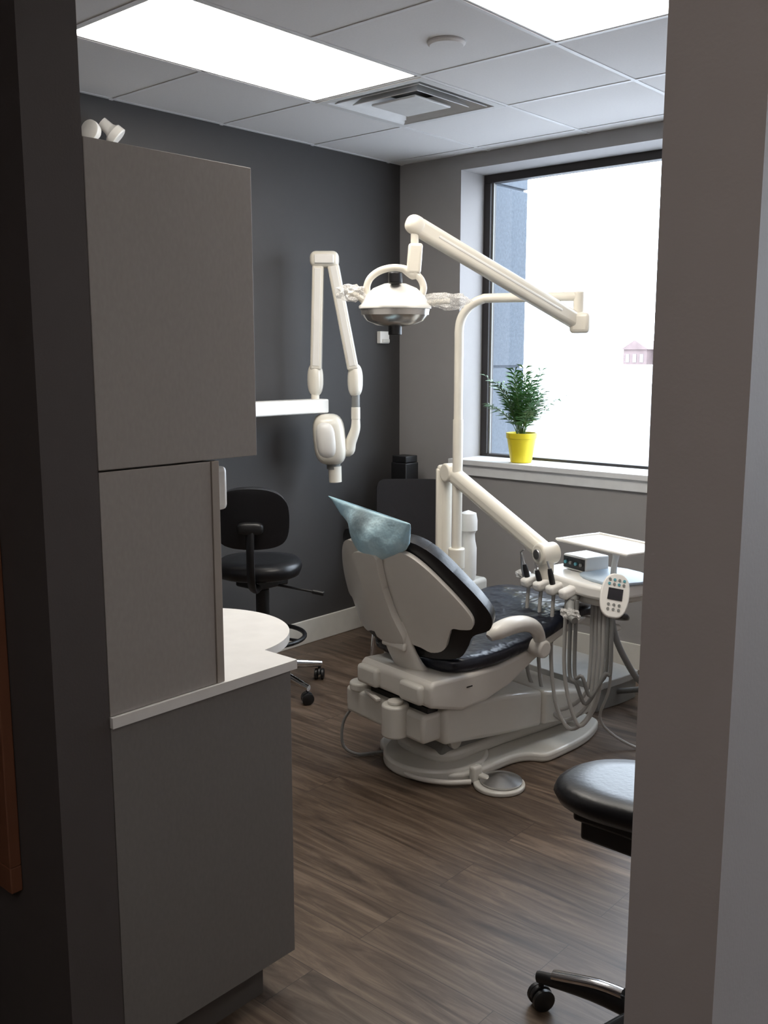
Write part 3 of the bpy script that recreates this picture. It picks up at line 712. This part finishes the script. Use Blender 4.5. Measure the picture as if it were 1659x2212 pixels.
lathe('canister',[(.038,.50),(.044,.53),(.044,.66),(.036,.70),(.034,.73),(.040,.745),(.046,.75),(.046,.80),(.040,.835),(0,.85)],(*cc,0),M_white,r)
lathe('canister_band',[(.0455,.0),(.0455,.03)],(*cc,.755),M_grayp,r)
R2=Vector((.956,-.292,0));G2=Vector((.292,.956,0));Z=Vector((0,0,1));C2=Vector((-1.905,3.465,0))
def hp(x,y,z): return C2+R2*x+G2*y+Vector((0,0,z))
ax=(R2,G2,Z)
ol=spl([(-.22,-.09,0),(-.19,-.14,0),(0,-.155,0),(.16,-.15,0),(.22,-.10,0),(.23,.10,0),(.18,.16,0),(-.18,.16,0),(-.22,.10,0)],4,True)
prism('head_body',[hp(p.x,p.y,.665) for p in ol],(0,0,.055),M_white,r,bev=.018,seg=4)
prism('head_under',[hp(p.x*.8,p.y*.8,.63) for p in ol],(0,0,.04),M_shell2,r,bev=.012)
ol2=spl([(-.0,-.07,0),(.21,-.09,0),(.23,.12,0),(-.0,.14,0)],4,True)
prism('head_pad',[hp(p.x,p.y,.72) for p in ol2],(0,0,.012),M_bluet,r,bev=.004)
for k in range(4):
    x=-.185+k*.078
    obox('holder_%d'%k,hp(x,-.175,.675),(.045,.075,.040),(R2,G2+Z*.25,Z-G2*.25),M_white,r,bev=.012)
    if k in (0,1,2):
        a=hp(x,-.180,.665);b=hp(x-.012,-.195,[.745,.735,.755][k])
        sweep('handpiece_%d'%k,[a,a.lerp(b,.35),a.lerp(b,.8),b],[.009,.012,.011,.008],M_blk,r,n=12)
        cyl('bur_%d'%k,b,b+Vector((-.012,0,.03)),.004,M_steel,r)
sweep('syringe',[hp(-.20,-.18,.66),hp(-.21,-.19,.72),hp(-.22,-.19,.775),hp(-.215,-.20,.795),hp(-.19,-.205,.81)],[.009,.009,.006,.004,.003],M_steel,r)
sweep('handle_wrap',[hp(-.22,-.11,.675),hp(-.27,-.13,.672),hp(-.31,-.12,.672)],[.014,.017,.014],M_grayp,r)
crumple('handle_film',hp(-.275,-.125,.675),ax,(.055,.022,.02),M_film,r,5)
sweep('handle_front',[hp(.06,-.14,.655),hp(.08,-.19,.63),hp(.12,-.22,.60),hp(.15,-.23,.59)],[.016,.018,.018,.014],M_grayp,r)
crumple('handle_film_b',hp(.11,-.215,.605),ax,(.05,.025,.022),M_film,r,6)
obox('scaler_box',hp(-.07,.03,.755),(.135,.13,.062),ax,M_white,r,bev=.006)
obox('scaler_face',hp(-.07,-.037,.755),(.125,.004,.048),ax,M_blk,r,bev=.002)
for k in range(4): cyl('scaler_knob_%d'%k,hp(-.115+k*.030,-.039,.755),hp(-.115+k*.030,-.046,.755),.007,M_grayp if k%2 else M_btn,r,n=14)
# tray
tz=.848
ol=spl([(-.11,-.09,0),(-.08,-.115,0),(.24,-.115,0),(.27,-.09,0),(.27,.10,0),(.24,.125,0),(-.08,.125,0),(-.11,.10,0)],4,True)
T0=(.0,.02)
prism('tray',[hp(p.x+T0[0],p.y+T0[1],tz) for p in ol],(0,0,.006),M_white,r,bev=.002)
rim=[hp(p.x+T0[0],p.y+T0[1],tz+.008) for p in ol]
sweep('tray_rim',rim+[rim[0]],.006,M_white,r,sm=0,n=8)
sweep('tray_post',[hp(.10,.03,tz),hp(.10,.03,.81),hp(.12,.0,.77),hp(.12,0,.72)],[.03,.014,.012,.014],M_white,r)
# control panel
pc=hp(.275,-.150,.703);pn=Vector((.55,-.72,.42)).normalized()
pr=Vector((.79,.61,0)).normalized();pu=pn.cross(pr)
if pu.z<0: pu=-pu
pu=(pu+pr*.18).normalized();pr=pu.cross(pn).normalized()
if pr.dot(Vector((.75,.66,0)))<0: pr=-pr
pts=[pc+pr*(.054*math.copysign(abs(math.cos(t))**.75,math.cos(t)))+pu*(.086*math.copysign(abs(math.sin(t))**.85,math.sin(t))) for t in [2*math.pi*k/36 for k in range(36)]]
prism('control_panel',pts,pn*.018,M_white,r,bev=.005)
obox('control_screen',pc+pn*.0195+pu*.005,(.055,.045,.003),(pr,pu,pn),M_screen,r,bev=.001)
for i in range(4):
    for j in range(2):
        q=pc+pn*.018+pr*(-.027+i*.018)+pu*(.060-j*.017);cyl('button_%d_%d'%(i,j),q,q+pn*.003,.0055,M_btn if (i+j)%2 else M_grayp,r,n=12)
for i in range(3):
    for j in range(2):
        q=pc+pn*.018+pr*(-.02+i*.02)+pu*(-.036-j*.018);cyl('button_low_%d_%d'%(i,j),q,q+pn*.003,.0055,M_grayp,r,n=12)
cyl('control_stalk',pc-pn*.0,hp(.16,-.05,.70),.012,M_white,r)
for k in range(6):
    x=-.185+min(k,3)*.078+(k-3)*.03*(k>3)
    zb=[.16,.13,.11,.14,.18,.22][k]
    xe=.10+.022*k
    if k>=4: zb+=.06
    sweep('hose_%d'%k,[hp(x,-.18,.655),hp(x+.005,-.19,.55),hp(x+.02,-.20,.36),hp(x+.05,-.19,zb+.08),hp((x+xe)/2+.02,-.16,zb),hp(xe+.0,-.12,zb+.09),hp(xe+.01,-.10,.38),hp(xe-.01,-.08,.55),hp(xe-.04,-.05,.64)],.0078,M_hose if k<4 else M_hose2,r,n=10)
sweep('umbilical',[hp(.10,.0,.64),hp(.16,-.02,.50),hp(.18,.05,.36),hp(.10,.20,.25),hp(-.05,.40,.14),hp(-.25,.42,.06)],.013,M_hose2,r,n=12)
sweep('floor_hose',[hp(.16,-.05,.64),hp(.20,-.08,.50),hp(.18,-.06,.30),hp(.10,-.02,.12),hp(.18,.10,.012),hp(.28,.22,.010),hp(.20,.34,.010),hp(.05,.42,.010)],.006,M_hose,r,n=10)
r=root('floor_utility_box',(-2.28,3.98,0))
g=Vector((.156,.988,0));rr_=Vector((.988,-.156,0))
ol=spl([(-.25,-.12,0),(-.22,-.16,0),(.22,-.16,0),(.26,-.10,0),(.26,.12,0),(.20,.16,0),(-.22,.16,0),(-.25,.12,0)],4,True)
prism('housing',[Vector((-2.27,3.97,0))+rr_*p.x+g*p.y for p in ol],(0,0,.10),M_grayp,r,bev=.02,seg=4)
prism('lid',[Vector((-2.27,3.97,.10))+rr_*p.x*1.03+g*p.y*1.03 for p in ol],(0,0,.035),M_lidg,r,bev=.014,seg=4)
